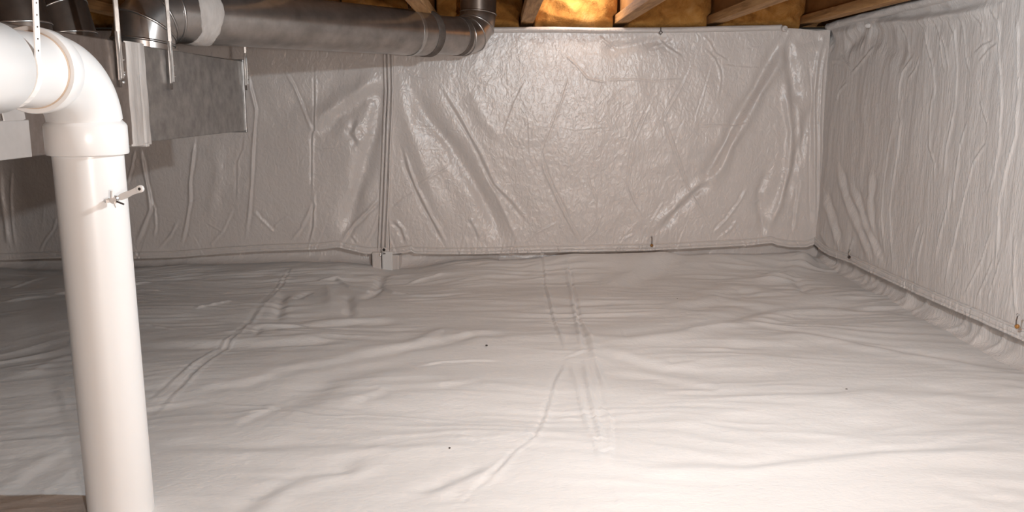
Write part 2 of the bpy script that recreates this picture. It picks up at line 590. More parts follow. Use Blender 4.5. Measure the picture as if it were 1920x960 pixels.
RIGHT = [
    ('c4', [(318, 100), (330, 150), (320, 260), (300, 370), (285, 460), (290, 560), (298, 670)], 8, 6, 2),
    ('c4', [(305, 150), (280, 260), (262, 400), (258, 480), (268, 650)], 6, 6, 2),
    ('c4', [(445, 20), (432, 120), (430, 240), (450, 300), (450, 400)], 5, 6, 2),
    ('c4', [(525, 0), (520, 100), (490, 240), (485, 350)], 6, 6, 2),
    ('c4', [(570, 140), (540, 240), (530, 330), (515, 460)], 7, 6, 2),
    ('c4', [(645, 190), (635, 230), (590, 300), (560, 430), (530, 560), (500, 680), (485, 760)], 8, 5, 2),
    ('c4', [(685, 0), (690, 100), (685, 240), (665, 350), (645, 420)], 7, 5, 2),
    ('c4', [(750, 0), (745, 200), (710, 330), (685, 450), (680, 560), (668, 680)], 9, 6, 2),
    ('c4', [(400, 510), (375, 590), (358, 680)], 6, 5, 2), ('c4', [(415, 540), (390, 640), (385, 720)], 6, 5, 2),
    ('c4', [(505, 360), (500, 450), (470, 560), (450, 680)], 6, 6, 2),
    ('c4', [(655, 540), (620, 650), (555, 780)], 7, 5, 2), ('c4', [(665, 640), (600, 790)], 5, 5, 2),
    ('c4', [(690, 640), (640, 800)], 5, 5, 2), ('c4', [(740, 540), (735, 700), (740, 850)], 6, 7, 2),
    ('c4', [(610, 70), (635, 150), (645, 190)], 4, 5, 2), ('c4', [(130, 0), (105, 50), (98, 80)], 5, 6, 2),
    ('c4', [(155, 570), (135, 640)], 6, 8, 2), ('c4', [(35, 545), (80, 620)], 8, 10, 2),
    ('c4', [(100, 300), (130, 420), (190, 560), (240, 650)], 9, 14, 1),
    ('c4', [(150, 380), (200, 520), (265, 660)], 8, 13, 1), ('c4', [(50, 400), (80, 500), (110, 600)], 9, 14, 1),
    ('c4', [(230, 320), (215, 440), (235, 600)], 6, 16, 1), ('c4', [(190, 40), (200, 200), (170, 380)], 4, 18, 0),
    ('c6', [(1620, 60), (1690, 200), (1700, 330), (1690, 440), (1710, 650), (1730, 950)], 8, 13, 2),
    ('c6', [(1850, 150), (1865, 300), (1860, 500), (1880, 850)], 9, 15, 2),
    ('c6', [(1130, 180), (1170, 300), (1190, 500), (1215, 650)], 6, 12, 2),
    ('c6', [(1180, 290), (1230, 450), (1250, 620)], 6, 12, 2),
    ('c6', [(1240, 150), (1300, 280), (1310, 450), (1320, 580), (1310, 950)], 7, 13, 2),
    ('c6', [(1350, 140), (1390, 250), (1400, 500), (1440, 650)], 6, 13, 2),
    ('c6', [(1000, 180), (1050, 280), (1070, 430), (1110, 600), (1120, 800), (1095, 950)], 7, 13, 2),
    ('c6', [(820, 200), (880, 360), (890, 480)], 5, 13, 2),
    ('c6', [(990, 510), (950, 620), (880, 720)], 5, 12, 2), ('c6', [(930, 500), (840, 640), (810, 760), (800, 950)], 8, 15, 2),
    ('c6', [(270, 480), (400, 640)], 8, 14, 1), ('c6', [(570, 420), (490, 530), (370, 670)], 8, 14, 2),
    ('c6', [(190, 545), (280, 545), (340, 600)], 5, 12, 2), ('c6', [(345, 740), (270, 830), (245, 920)], 6, 12, 2),
    ('c6', [(1500, 130), (1560, 220), (1550, 300)], 5, 12, 2),
    ('c6', [(1520, 560), (1600, 440), (1690, 380)], 4, 16, 1), ('c6', [(1480, 480), (1560, 400), (1640, 360)], 4, 14, 1),
    ('c6', [(505, 240), (400, 350), (310, 450)], -16, 45, 0), ('c6', [(520, 250), (700, 400), (880, 520)], -15, 70, 0),
    ('c6', [(150, 260), (220, 420)], -14, 35, 0), ('c6', [(180, 275), (330, 285), (490, 245)], 9, 35, 0),
    ('c6', [(505, 250), (480, 350), (450, 480)], 8, 20, 0),
    ('c6', [(500, 175), (900, 160), (1300, 100), (1700, 20)], 14, 30, 1),
]
FLOOR = [
    ('c5', [(215, 630), (300, 660), (440, 685), (660, 697), (780, 735), (850, 752), (950, 755), (1060, 745), (1230, 752), (1480, 762), (1560, 766)], 7, 5, 0),
    ('c5', [(480, 720), (560, 718), (620, 714), (720, 728), (800, 742)], 6, 5, 0),
    ('c5', [(755, 60), (690, 160), (620, 240), (540, 330), (480, 390), (400, 470), (290, 570), (150, 690), (60, 760)], 7, 9, 1),
    ('c5', [(725, 70), (640, 200), (520, 340), (400, 430), (370, 450), (240, 560), (90, 670), (20, 730)], 6, 9, 1),
    ('c5', [(400, 420), (370, 450), (250, 560)], 7, 10, 0),
    ('c5', [(830, 125), (870, 135), (940, 130), (1000, 160), (1080, 175), (1140, 155), (1200, 180), (1300, 193)], 11, 6, 0),
    ('c5', [(1250, 140), (1430, 115)], 7, 5, 0), ('c5', [(-60, 175), (40, 160), (110, 150)], 7, 5, 0), ('c5', [(40, 188), (150, 190)], 5, 5, 0),
    ('c5', [(300, 270), (470, 232)], 7, 6, 0), ('c5', [(60, 325), (220, 347)], 6, 5, 0),
    ('c5', [(1300, 520), (1420, 503), (1560, 497), (1680, 500)], 8, 6, 1),
    ('c5', [(40, 415), (400, 415), (800, 410), (1000, 395)], 14, 16, 1),
    ('c5', [(500, 360), (700, 340), (1000, 310), (1250, 300)], 12, 14, 1),
    ('c5', [(80, 890), (600, 893), (1200, 888), (1560, 850)], -16, 22, 1),
    ('c5', [(760, 720), (860, 670), (960, 590), (1150, 540), (1400, 520)], -18, 45, 1),
    ('c5', [(1150, 95), (1110, 180), (1050, 220)], -22, 22, 0), ('c5', [(985, 190), (1000, 290)], -18, 18, 0),
    ('c5', [(700, 190), (670, 310)], -18, 20, 0), ('c5', [(820, 180), (750, 225)], -14, 16, 0),
    ('c5', [(900, 150), (920, 260)], 12, 24, 0), ('c5', [(590, 340), (570, 390)], -10, 14, 0),
    ('c5', [(1440, 300), (1430, 380), (1420, 460)], 3, 4, 1),
    ('c5', [(1300, 430), (1420, 350), (1550, 395), (1640, 420)], 14, 18, 0),
    ('c5', [(950, 480), (1100, 465), (1300, 435), (1600, 380), (1750, 370)], 12, 18, 1),
    ('c5', [(600, 560), (800, 520), (1050, 480)], 8, 18, 1), ('c5', [(300, 620), (520, 600), (700, 560)], 8, 16, 1),
    ('c5', [(790, 330), (810, 360)], 5, 6, 1), ('c5', [(1000, 700), (1120, 650), (1180, 640)], 7, 16, 1),
    ('c5', [(1380, 620), (1500, 600), (1600, 590)], 7, 14, 1), ('c5', [(500, 780), (560, 740), (700, 690)], 7, 16, 1),
    ('c9', [(30, 20), (50, 130), (75, 240), (105, 330), (125, 380)], 10.0, 6, 1),
    ('c9', [(128, 50), (150, 150), (165, 230), (185, 330), (195, 375)], -18.0, 7, 1),
    ('c9', [(125, 380), (80, 480), (60, 550), (10, 680), (-80, 750), (-160, 840), (-260, 900)], 14.0, 7, 1),
    ('c9', [(135, 390), (160, 460), (190, 590), (240, 730), (275, 820)], 12.0, 6, 0),
    ('c9', [(215, 370), (235, 460), (250, 560), (295, 600), (298, 700), (295, 820)], -16.0, 8, 1),
    ('c9', [(190, 380), (210, 500), (240, 620), (270, 760)], 14.0, 7, 0),
    ('c9', [(130, 385), (215, 362)], 6.0, 6, 1), ('c9', [(295, 840), (335, 980)], 10.0, 6, 1),
    ('c9', [(170, 230), (215, 310), (240, 420), (260, 470), (295, 520)], 18.0, 12, 0),
    ('c9', [(105, 600), (170, 602)], 8.0, 5, 0), ('c9', [(190, 600), (250, 590)], 8.0, 7, 1), ('c9', [(220, 690), (265, 690)], 8.0, 7, 1),
    ('c9', [(250, 740), (295, 725)], 8.0, 6, 1),
    ('c9', [(220, 310), (350, 320), (500, 300), (700, 260), (900, 210), (1100, 190), (1300, 205)], -22, 18, 1),
    ('c9', [(560, 300), (700, 275), (850, 262)], 10, 10, 0), ('c9', [(230, 360), (400, 400), (500, 420), (680, 425)], 10, 12, 1),
    ('c9', [(250, 430), (450, 450), (700, 500), (850, 490)], 10, 14, 1),
    ('c9', [(850, 300), (1000, 290), (1200, 320), (1400, 360), (1600, 390), (1800, 430)], -22, 20, 1),
    ('c9', [(1000, 540), (1250, 512), (1400, 515), (1840, 540)], -18, 22, 1),
    ('c9', [(280, 775), (450, 800), (600, 792), (800, 797), (1000, 770), (1300, 740), (1840, 720)], -18, 16, 1),
    ('c9', [(500, 640), (700, 600), (900, 570), (1200, 600)], 10, 30, 0), ('c9', [(1100, 620), (1400, 560), (1700, 610)], 10, 26, 0),
    ('c9', [(700, 330), (900, 340), (1050, 330)], 8, 16, 1), ('c9', [(820, 110), (960, 80), (1010, 55), (1060, 20)], 26, 22, 0),
    ('c9', [(980, 90), (1030, 150)], -16, 16, 0), ('c9', [(650, 150), (760, 130), (860, 140)], 12, 16, 1),
    ('c9', [(300, 120), (450, 60), (600, 30)], 14, 20, 1), ('c9', [(520, 200), (700, 170), (900, 190)], 10, 14, 1),
    ('c9', [(1500, 880), (1680, 920)], 10, 22, 0), ('c9', [(1560, 840), (1840, 910)], 9, 20, 1),
    ('c10', [(480, 720), (560, 660), (700, 560), (850, 500), (1030, 480), (1120, 390)], -13, 30, 1),
    ('c10', [(1530, 660), (1700, 480), (1780, 420), (1850, 380), (1920, 310)], 8, 8, 1),
    ('c10', [(1370, 600), (1500, 540), (1720, 450)], -16, 22, 1), ('c10', [(1560, 300), (1620, 310), (1700, 335)], -9, 12, 1),
    ('c10', [(290, 560), (325, 515)], 5, 6, 0),
    ('p', [(0, 930), (60, 880), (110, 850), (160, 835)], 7, 12, 1), ('p', [(50, 955), (90, 915), (150, 860)], 5, 8, 0),
    ('p', [(30, 800), (80, 770), (150, 750)], 5, 14, 1), ('p', [(0, 850), (50, 840), (130, 832)], 5, 12, 1),
    ('p', [(0, 700), (60, 700), (140, 660)], 8, 8, 0), ('p', [(105, 720), (122, 750), (122, 770)], 6, 4, 0),
    ('p', [(0, 567), (70, 560), (140, 552)], 10, 4, 0), ('p', [(0, 542), (60, 530), (95, 512)], 7, 4, 0),
]
PXM = {'back': YL / F_PX, 'right': 3.0 / F_PX, 'floor': 2.2 / F_PX}


def build_lines(L, plane):
    out = []
    for crop, pts, a, w, mode in L:
        P = tr(crop, pts, plane)
        s = CR[crop][2]
        k = PXM[plane]
        if plane == 'floor':
            ym = sum(p[1] for p in P) / len(P)
            k = ym / F_PX
            # foreshortened: a line running across the picture is wider on the ground
            dx = abs(P[-1][0] - P[0][0])
            dy = abs(P[-1][1] - P[0][1])
            k *= 1.0 + 1.1 * dx / (dx + dy + 1e-6)
            if mode == 1 and w / s > 5:
                w = w * 1.9
                a = a * 1.35
            a *= (0.5 if mode == 0 and w / s < 4 else 0.33) * min(1.0, 0.25 + ym / 4.2) * (1.0 + 0.9 * min(1.0, max(0.0, ym - 2.3)))
        if plane == 'right':
            k = (sum(p[0] for p in P) / len(P)) / F_PX * 1.5
        if plane != 'floor':
            if w / s > 6:
                a *= 1.5
            else:
                a *= 0.8
                w = w * 0.72
        out.append((P, a * 0.001, w / s * k, mode))
    return out


BACK_L = build_lines(BACK, 'back')
RIGHT_L = build_lines(RIGHT, 'right')
FLOOR_L = build_lines(FLOOR, 'floor')


# ------------------------------------------------------------------ ground sheet
def nonuni(a, b, lo, hi, fine, coarse):
    parts = []
    if lo > a:
        parts.append(np.arange(a, lo, coarse))
    parts.append(np.arange(lo, hi, fine))
    if hi < b:
        parts.append(np.arange(hi, b, coarse))
    parts.append(np.array([b]))
    return np.concatenate(parts)


JX = [-2.6, -2.0, -1.6, -1.3, -1.06, -0.75, -0.6, -0.5, -0.36, -0.2, -0.05, 0.1, 0.3, 0.6, 0.9, 1.2, 1.38, 1.6]
JZ = [-0.02, -0.02, -0.012, 0.0, 0.012, 0.015, -0.005, -0.022, -0.012, 0.018, 0.03, 0.012, 0.03, 0.035, 0.03, 0.015, 0.02, 0.02]


def floor_h(X, Y):
    near = np.exp(-((YB - Y) / 0.32) ** 2)
    h = np.interp(X, JX, JZ) * near * np.where(X > 0, np.clip((3.96 - Y) / 0.1, 0, 1), 1) + np.interp(X, [-0.1, 0.1, 0.35, 0.8, 1.2, 1.38, 1.46], [0, 0.024, 0.038, 0.046, 0.046, 0.045, 0.01]) * np.exp(-((Y - 3.85) / np.where(Y > 3.85, 0.055, 0.13)) ** 2)
    h = h + 0.014 * gn(X * 0.9 + 3, Y * 1.4 + 1, 1) + 0.017 * gn(X * 1.1, Y * 3.6 + 0.8 * gn(X * 1.2, Y * 1.2, 9), 2)
    wx = X + 0.10 * gn(X * 2.1, Y * 2.1, 3)
    sl = 0.55 * gn(X * 0.8 + 2, Y * 0.9, 11) - 0.22 * np.clip(-X, 0, 1) + 0.10
    wy = Y + sl * (X - 0.5) * 0.55 + 0.10 * gn(X * 1.7 + 5, Y * 2.6, 4)
    m = np.clip(0.35 + 2.0 * gn(X * 1.5 + 9, Y * 2.3, 5), 0.05, 1)
    m2 = np.clip(0.35 + 2.2 * gn(X * 2.3 + 19, Y * 3.1, 12), 0.03, 1)
    far = 1.0 + 1.4 * np.clip(Y - 2.2, 0, 1)
    m, m2 = m * far, m2 * far
    h = h + 0.0075 * m * gn(wx * 2.2, wy * 6.5, 6)
    h = h + 0.0042 * m2 * (ridged(wx * 2.6 + wy * 1.6, wy * 12.0, 7) - 0.5)
    h = h + 0.0022 * m * (ridged(wx * 4.2 - wy * 2.6, wy * 19.0, 13) - 0.5)
    h = h + 0.0010 * m2 * gn(wx * 9.0 + wy * 5, wy * 36.0, 8)
    h = h + 0.0005 * gn(X * 30 + wy * 10, Y * 55.0, 10)
    return h + creases(X, Y, FLOOR_L)


fx = nonuni(-4.0, XR, -2.55, XR, 0.0066, 0.12)
fy = nonuni(-2.6, YB, 1.2, YB, 0.0055, 0.12)
FX, FY = np.meshgrid(fx, fy, indexing='ij')
FH = floor_h(FX, FY)
fl = grid('floor', np.stack([FX, FY, FH], -1), M_FLOOR)
struct(fl)
fl['_off'] = [0, 0, 0]


def floor_at(x, y):
    return float(floor_h(np.array([x]), np.array([y]))[0])


# the ground sheet turned up the foot of each wall
ux = np.arange(-2.7, XR, 0.008)
us = np.linspace(0, 1, 34)
UX, US = np.meshgrid(ux, us, indexing='ij')
rr = 0.055 + 0.02 * gn(UX * 2, UX * 0 + 3.3, 21)
th = np.clip(US / 0.5, 0, 1) * math.pi / 2
yy = YB - 0.006 - rr + rr * np.sin(th) - 0.02 * (1 - np.clip(US / 0.12, 0, 1))
base = floor_h(ux, np.full_like(ux, YB - 0.07))
base = np.where(ux > 0.05, np.minimum(base, 0.0), base)[:, None]
zz = base - 0.004 + rr * (1 - np.cos(th)) + np.clip((US - 0.5) / 0.5, 0, 1) * 0.14
wr = 0.006 * gn(UX * 6 + US * 1.5, US * 3, 22) + 0.005 * gn(UX * 14, US * 4, 23)
yy = yy - np.abs(wr) * np.clip(US * 3, 0, 1)
grid('upturned_edge', np.stack([UX, yy, zz], -1), M_WALL, fl)
uy = np.arange(0.6, YB, 0.008)
UY, US = np.meshgrid(uy, us, indexing='ij')
rr = 0.045 + 0.012 * gn(UY * 3, UY * 0 + 7.3, 24)
th = np.clip(US / 0.5, 0, 1) * math.pi / 2
xx = XR - 0.006 - rr + rr * np.sin(th) - 0.02 * (1 - np.clip(US / 0.12, 0, 1))
base = floor_h(np.full_like(uy, XR - 0.06), uy)[:, None]
zz = base - 0.004 + rr * (1 - np.cos(th)) + np.clip((US - 0.5) / 0.5, 0, 1) * 0.14
wr = 0.012 * gn(UY * 7 + US * 1.2, US * 1.5, 25) + 0.012 * ridged(UY * 10 + US * 1.5, US * 0.9, 26) ** 3
xx = xx - np.abs(wr) * np.clip(US * 3, 0, 1)
grid('upturned_edge', np.stack([xx, UY, zz], -1), M_SIDE, fl, flip=True)

# ------------------------------------------------------------------ shell
struct(box('wall_back', (-1.2, YB + 0.1, 0.5), (5.8, 0.2, 1.16), M_CONC))
struct(box('wall_right', (XR + 0.1, 0.7, 0.5), (0.2, 6.9, 1.16), M_CONC))
struct(box('wall_left', (-4.1, 0.7, 0.62), (0.2, 7.0, 1.5), M_CONC))
struct(box('wall_front', (-1.2, -2.7, 0.62), (5.8, 0.2, 1.5), M_CONC))
ceil = struct(box('ceiling', (-1.2, 0.85, ZS + 0.01), (6.2, 7.3, 0.02), M_PLY))
ceil['_off'] = list((-1.2, 0.85, ZS + 0.01))
ceil_me_shift = ceil.data
ceil_me_shift.transform(Matrix.Translation(-Vector(ceil['_off'])))
ceil.location = ceil['_off']
JS = 0.43
J0 = -0.30
joist_x = [J0 + JS * k for k in range(-5, 5)]
for k, x in enumerate(joist_x):
    if x > XR + 0.1:
        continue
    jo = box('joist', (x, 0.85, (ZJ + ZS) / 2), (0.011, 6.7, ZS - ZJ - 0.07), M_PLY, ceil)
    jo['_off'] = list(ceil['_off'])
    box('bottom_flange', (x, 0.85, ZJ + 0.0195), (0.058, 6.7, 0.039), M_JOIST, jo, bev=0.003)
    box('top_flange', (x, 0.85, ZS - 0.0195), (0.058, 6.7, 0.039), M_JOIST, jo, bev=0.003)
box('rim_joist', (-1.2, YB + 0.2, (ZJ + ZS) / 2), (6.0, 0.038, ZS - ZJ), M_JOIST, ceil)

# ------------------------------------------------------------------ insulation batts between the joists
bays = sorted(x for x in joist_x if x < XR + 0.1)
desc = {
    0: 'fibreglass batt in the joist bay at far left above metal trunk duct',
}


def batt(x0, x1, i, label, dy=0.0):
    u = np.linspace(x0 + 0.031, x1 - 0.031, 56)
    v = np.linspace(0, 1, 34)
    U, V = np.meshgrid(u, v, indexing='ij')
    e = np.minimum(U - u[0], u[-1] - U) / 0.06
    e = np.sqrt(np.clip(e, 0.0, 1))
    ev = np.clip(np.minimum(V / 0.12, 1), 0, 1) ** 0.5
    bulge = (0.035 + 0.02 * gn(U * 4, V * 1.5, 30 + i) + 0.020 * ridged(U * 7 + V * 2, V * 2.6, 40 + i)) * e * ev
    bulge = bulge + 0.006 * gn(U * 26, V * 7, 50 + i)
    Yv = YB + 0.03 + dy - bulge
    Zv = ZJ - 0.02 + V * (ZS - ZJ + 0.005)
    Yv[0], Yv[-1] = YB + 0.16, YB + 0.16
    cx = (x0 + x1) / 2
    U = cx + (U - cx) * (1 + 0.10 * np.clip((V - 0.22) / 0.06, 0, 1) * np.clip((0.86 - V) / 0.05, 0, 1))
    P = np.stack([U, Yv, Zv], -1)
    o = grid('insulation_batt', P, M_BATT)
    tag(o, label, 'insulation', 'batts in the joist bays at the rim')
    return o


batt_labels = {
    1: 'dark orange fibreglass batt at far left, seen behind the trunk duct hangers',
    2: 'orange fibreglass batt mostly hidden behind the round duct elbow',
    3: 'orange fibreglass batt above the near half of the round duct',
    4: 'orange fibreglass batt above the round duct beside its hanger strip',
    5: 'orange fibreglass batt behind and beside the vertical duct riser',
    6: 'brightly lit batt right of the duct riser, under the glare',
    7: 'orange fibreglass batt right of the brightly lit bay',
    8: 'dark orange fibreglass batt in the bay nearest the room corner',
}
for i in range(1, len(bays) - 1):
    batt(bays[i], bays[i + 1], i, batt_labels[i])


# ------------------------------------------------------------------ liner panels on the back wall
def curve_px(pts, plane):
    P = tr('p', pts, plane)
    return np.array([p[0] for p in P]), np.array([p[1] for p in P])


HEM_L = [(-120, 489), (0, 487), (125, 483), (250, 484), (330, 482), (420, 475), (500, 470), (600, 467), (635, 463), (655, 468), (685, 475), (715, 476), (732, 477)]
HEM_C = [(728, 477), (762, 473), (772, 471), (778, 475), (830, 476), (900, 476), (960, 474), (1110, 471), (1220, 469), (1320, 464), (1400, 460), (1445, 455), (1455, 459), (1480, 463), (1510, 463), (1533, 455)]
TOP_C = [(728, 62), (900, 60), (1040, 59), (1130, 61), (1300, 59), (1400, 57), (1462, 55), (1475, 53), (1500, 54), (1530, 58), (1560, 55)]
HEM_R = [(1530, 456), (1545, 470), (1560, 479), (1600, 493), (1640, 512), (1700, 540), (1780, 575), (1850, 605), (1920, 637)]
TOP_R = [(1545, 56), (1580, 45), (1623, 34), (1700, 15), (1765, 0)]


def back_h(X, Z):
    """how far the sheet stands off its hanging plane, toward the room"""
    wx = X + 0.03 * gn(X * 5, Z * 4, 61)
    wz = Z + 0.03 * gn(X * 5, Z * 5, 62)
    h = 0.010 * gn(X * 2.2, Z * 2.0, 63) + 0.005 * gn(wx * 7 + wz * 2, wz * 4, 64)
    m = np.clip(0.4 + 1.5 * gn(X * 2.0 + 4, Z * 2.4, 65), 0, 1)
    h = h + 0.0022 * m * (ridged(wx * 9 + wz * 4, wz * 7 - wx * 3, 66) - 0.4)
    h = h + 0.0009 * m * gn(wx * 34, wz * 26, 67) + 0.0004 * gn(X * 80, Z * 70, 68)
    return h + creases(X, Z, BACK_L) * 0.7


def right_h(Y, Z):
    wy = Y + 0.03 * gn(Y * 4, Z * 3, 71)
    h = 0.012 * gn(Y * 2.0, Z * 1.6, 72) + 0.005 * gn(wy * 9, Z * 2.2, 73)
    h = h + 0.0016 * (ridged(wy * 16 + 2 * Z, Z * 4.2, 74) - 0.5) + 0.0018 * gn(wy * 12, Z * 9, 77)
    h = h + 0.0011 * gn(wy * 45, Z * 16, 75) + 0.0005 * gn(Y * 110, Z * 60, 76)
    return h + creases(Y, Z, RIGHT_L) * 0.75


def tucks(U, Z, z0, seed, n, lo, hi, amp):
    rs = np.random.RandomState(seed)
    h = np.zeros_like(U)
    for _ in range(n):
        u0 = rs.uniform(lo, hi)
        sl = rs.uniform(-0.5, 0.5)
        w = rs.uniform(0.003, 0.007)
        a = rs.uniform(0.4, 1.0) * amp * rs.choice([-1, 1])
        L = rs.uniform(0.03, 0.09)
        d = (U - u0 - sl * (Z - z0)) / w
        h += a * d * np.exp(-d * d) * 1.6 * np.exp(-((Z - z0) / L) ** 2)
    return h


HEM_H = 0.029


def panel(root, ulo, uhi, hem, top, hfun, to_xyz, mat, step, seed, ntuck, flip):
    hu, hz = hem
    tu, tz = top
    u = np.arange(ulo, uhi + step * 0.5, step)
    zb = np.interp(u, hu, hz)
    zt = np.interp(u, tu, tz)
    nv = int(1.02 / step)
    v = np.linspace(0, 1, nv)
    U = np.repeat(u[:, None], nv, 1)
    Z = (zb + HEM_H)[:, None] + (zt - zb - HEM_H)[:, None] * v[None, :]
    H = hfun(U, Z) + tucks(U, Z, zb[:, None], seed, ntuck, ulo, uhi, 0.004)
    edge = np.clip(v[None, :] / 0.05, 0, 1)
    H = H * (0.5 + 0.5 * edge) * np.clip((1 - v[None, :]) / 0.05 + 0.35, 0, 1)
    grid('sheet', to_xyz(U, H + 0.004, Z), mat, root, flip=flip)
    # hem: a doubled band along the foot, rolled under at its lower edge
    nh = 16
    s = np.linspace(0, 1, nh)
    U2 = np.repeat(u[:, None], nh + 4, 1)
    Zh = zb[:, None] + s[None, :] * (HEM_H + 0.002)
    roll_z = zb[:, None] + np.array([0.012, 0.004, 0.0005, -0.0005])[None, :]
    Z2 = np.concatenate([roll_z, Zh], 1)
    H0 = hfun(U2, np.maximum(Z2, zb[:, None] + 0.004)) * 0.5 + tucks(U2, Z2, zb[:, None], seed, ntuck, ulo, uhi, 0.004) * 0.75
    prof = np.concatenate([np.array([-0.010, -0.009, -0.006, -0.001]),
                           0.0105 - 0.0026 * np.exp(-((s - 0.28) / 0.05) ** 2) - 0.003 * np.exp(-((s - 0.80) / 0.06) ** 2)])
    prof[-1] = 0.001
    H2 = H0 + prof[None, :] + 0.0012 * gn(U2 * 40, Z2 * 30, seed)
    grid('hem', to_xyz(U2, H2 + 0.004, Z2), mat, root, flip=flip)


back_xyz = lambda U, H, Z: np.stack([U, YL - H, Z], -1)
right_xyz = lambda U, H, Z: np.stack([XL - H, U, Z], -1)

hl = curve_px(HEM_L, 'back')
hc_ = curve_px(HEM_C, 'back')
tc_ = curve_px(TOP_C, 'back')
xs = onY(727, 300, YL).x
xc = XR - 0.028
rootL = thing('wall_liner', (-1.6, YL, 0.1), 'grey vapour barrier sheet on back wall, left of the vertical seam, behind the white pipe', 'liner')
panel(rootL, -2.66, xs, hl, (np.array([-3, xs]), np.array([1.066, 1.066])), back_h, back_xyz, M_WALL, 0.0037, 81, 26, True)
rootC = thing('wall_liner', (0.5, YL, 0.1), 'grey vapour barrier sheet covering back wall between vertical seam and room corner', 'liner')
panel(rootC, xs, xc, hc_, tc_, back_h, back_xyz, M_WALL, 0.0037, 82, 34, True)
hr = tr('p', HEM_R, 'right')
hr.sort()
tr_ = tr('p', TOP_R, 'right')
tr_.sort()
hry = np.array([p[0] for p in hr]); hrz = np.array([p[1] for p in hr])
tly = np.array([p[0] for p in tr_]); tlz = np.array([p[1] for p in tr_])
rootR = thing('wall_liner', (XL, 2.8, 0.1), 'pale vapour barrier sheet with long vertical creases covering the right-hand wall', 'liner')
panel(rootR, 1.5, YB - 0.028, (hry, hrz), (tly, tlz), right_h, right_xyz, M_SIDE, 0.0038, 83, 60, False)

# folded top band of the centre sheet
u = np.arange(xs, onY(1466, 50, YL).x, 0.006)
s = np.linspace(0, 1, 10)
U, V = np.meshgrid(u, s, indexing='ij')
zt = np.interp(u, *tc_)[:, None]
Z = zt - 0.006 + V * (0.028 + 0.005 * gn(U * 2.2, U * 0, 91))
Hh = 0.012 + 0.010 * np.sin(V * math.pi) + 0.003 * gn(U * 9, V * 2, 92)
Hh[:, 0] = 0.0
Hh[:, -1] = -0.01
grid('top_fold', back_xyz(U, Hh, Z), M_WALL, rootC, flip=True)
# folded top band of the right sheet
u = np.arange(1.5, YB - 0.03, 0.006)
U, V = np.meshgrid(u, s, indexing='ij')
zt = np.interp(u, tly, tlz)[:, None]
Z = zt - 0.012 + V * 0.035
Hh = 0.010 + 0.012 * np.sin(V * math.pi) + 0.006 * gn(U * 6, V * 2, 93) + 0.003 * gn(U * 18, V * 3, 94)
Hh[:, 0] = 0.0
Hh[:, -1] = -0.012
grid('top_fold', right_xyz(U, Hh, Z), M_SIDE, rootR)

# vertical seam between the two back sheets: a flat flap with three welts
sx_top, sx_bot = onY(730, 105, YL).x, onY(719, 470, YL).x
zt0, zb0 = 1.066, onY(719, 473, YL).z


def seam_x(z):
    t = (z - zb0) / (zt0 - zb0)
    return sx_bot + (sx_top - sx_bot) * np.clip(t * 1.35, 0, 1)


for (du, wd, hh) in ((-0.020, 0.016, 0.012), (-0.003, 0.017, 0.016), (0.014, 0.013, 0.014)):
    z = np.linspace(zb0, zt0, 120)
    a = np.linspace(-1, 1, 11)
    Zm, Am = np.meshgrid(z, a, indexing='ij')
    Um = seam_x(Zm) + du + 0.002 * gn(Zm * 5, Zm * 0 + du * 99, 95) + Am * wd / 2
    hb = back_h(Um, Zm) * 0.8
    Hm = hb.mean(1, keepdims=True) * 0.5 + hb * 0.5 + 0.004 + hh * np.sqrt(np.clip(1 - np.abs(Am) ** 3, 0, 1))
    Hm[:, 0] -= 0.012
    Hm[:, -1] -= 0.012
    grid('seam_welt', back_xyz(Um, Hm, Zm), M_WALL, rootC, flip=False)

# grommet at the foot of the seam
g = onY(720, 468, YL - 0.034)
lathe('grommet_ring', [(0, 0.012), (0.004, 0.012), (0.006, 0.010), (0.006, 0.0072), (0.001, 0.0072)], g, (0, -1, 0), M_WALL, rootC, 24)
lathe('grommet_hole', [(0, 0.0074), (0.0035, 0.0074)], g, (0, -1, 0), M_HOLE, rootC, 20)
g2 = onY(714, 477, YL - 0.036)
tube('pin', [g2 + Vector((-0.001, 0, 0.008)), g2, g2 + Vector((-0.002, -0.003, -0.007))], 0.0032, M_SCREW, rootC, 10)
tube('pin', [g2 + Vector((0.010, 0, 0.003)), g2 + Vector((0.022, -0.002, 0.004))], 0.002, M_WIRE, rootC, 8)


def pin(px, py, plane, root, drop, head):
    if plane == 'back':
        p = onY(px, py, YL - 0.028)
        n = Vector((0, -1, 0))
    else:
        p = onX(px, py, XL - 0.028)
        n = Vector((-1, 0, 0))
    top = p + Vector((0, 0, drop))
    tube('pin_wire', [top + n * 0.001, (top + p) / 2 + n * 0.004, p + n * 0.003], 0.0017, M_WIRE, root, 8)
    lathe('pin_head', [(-0.006, 0.0035), (-0.003, 0.0065), (0.002, 0.007), (0.005, 0.0045), (0.0065, 0.001)], p, n, head, root, 14)
    lathe('pin_eye', [(-0.003, 0.003), (0.003, 0.004), (0.005, 0.002)], top, n, M_SCREW, root, 12)


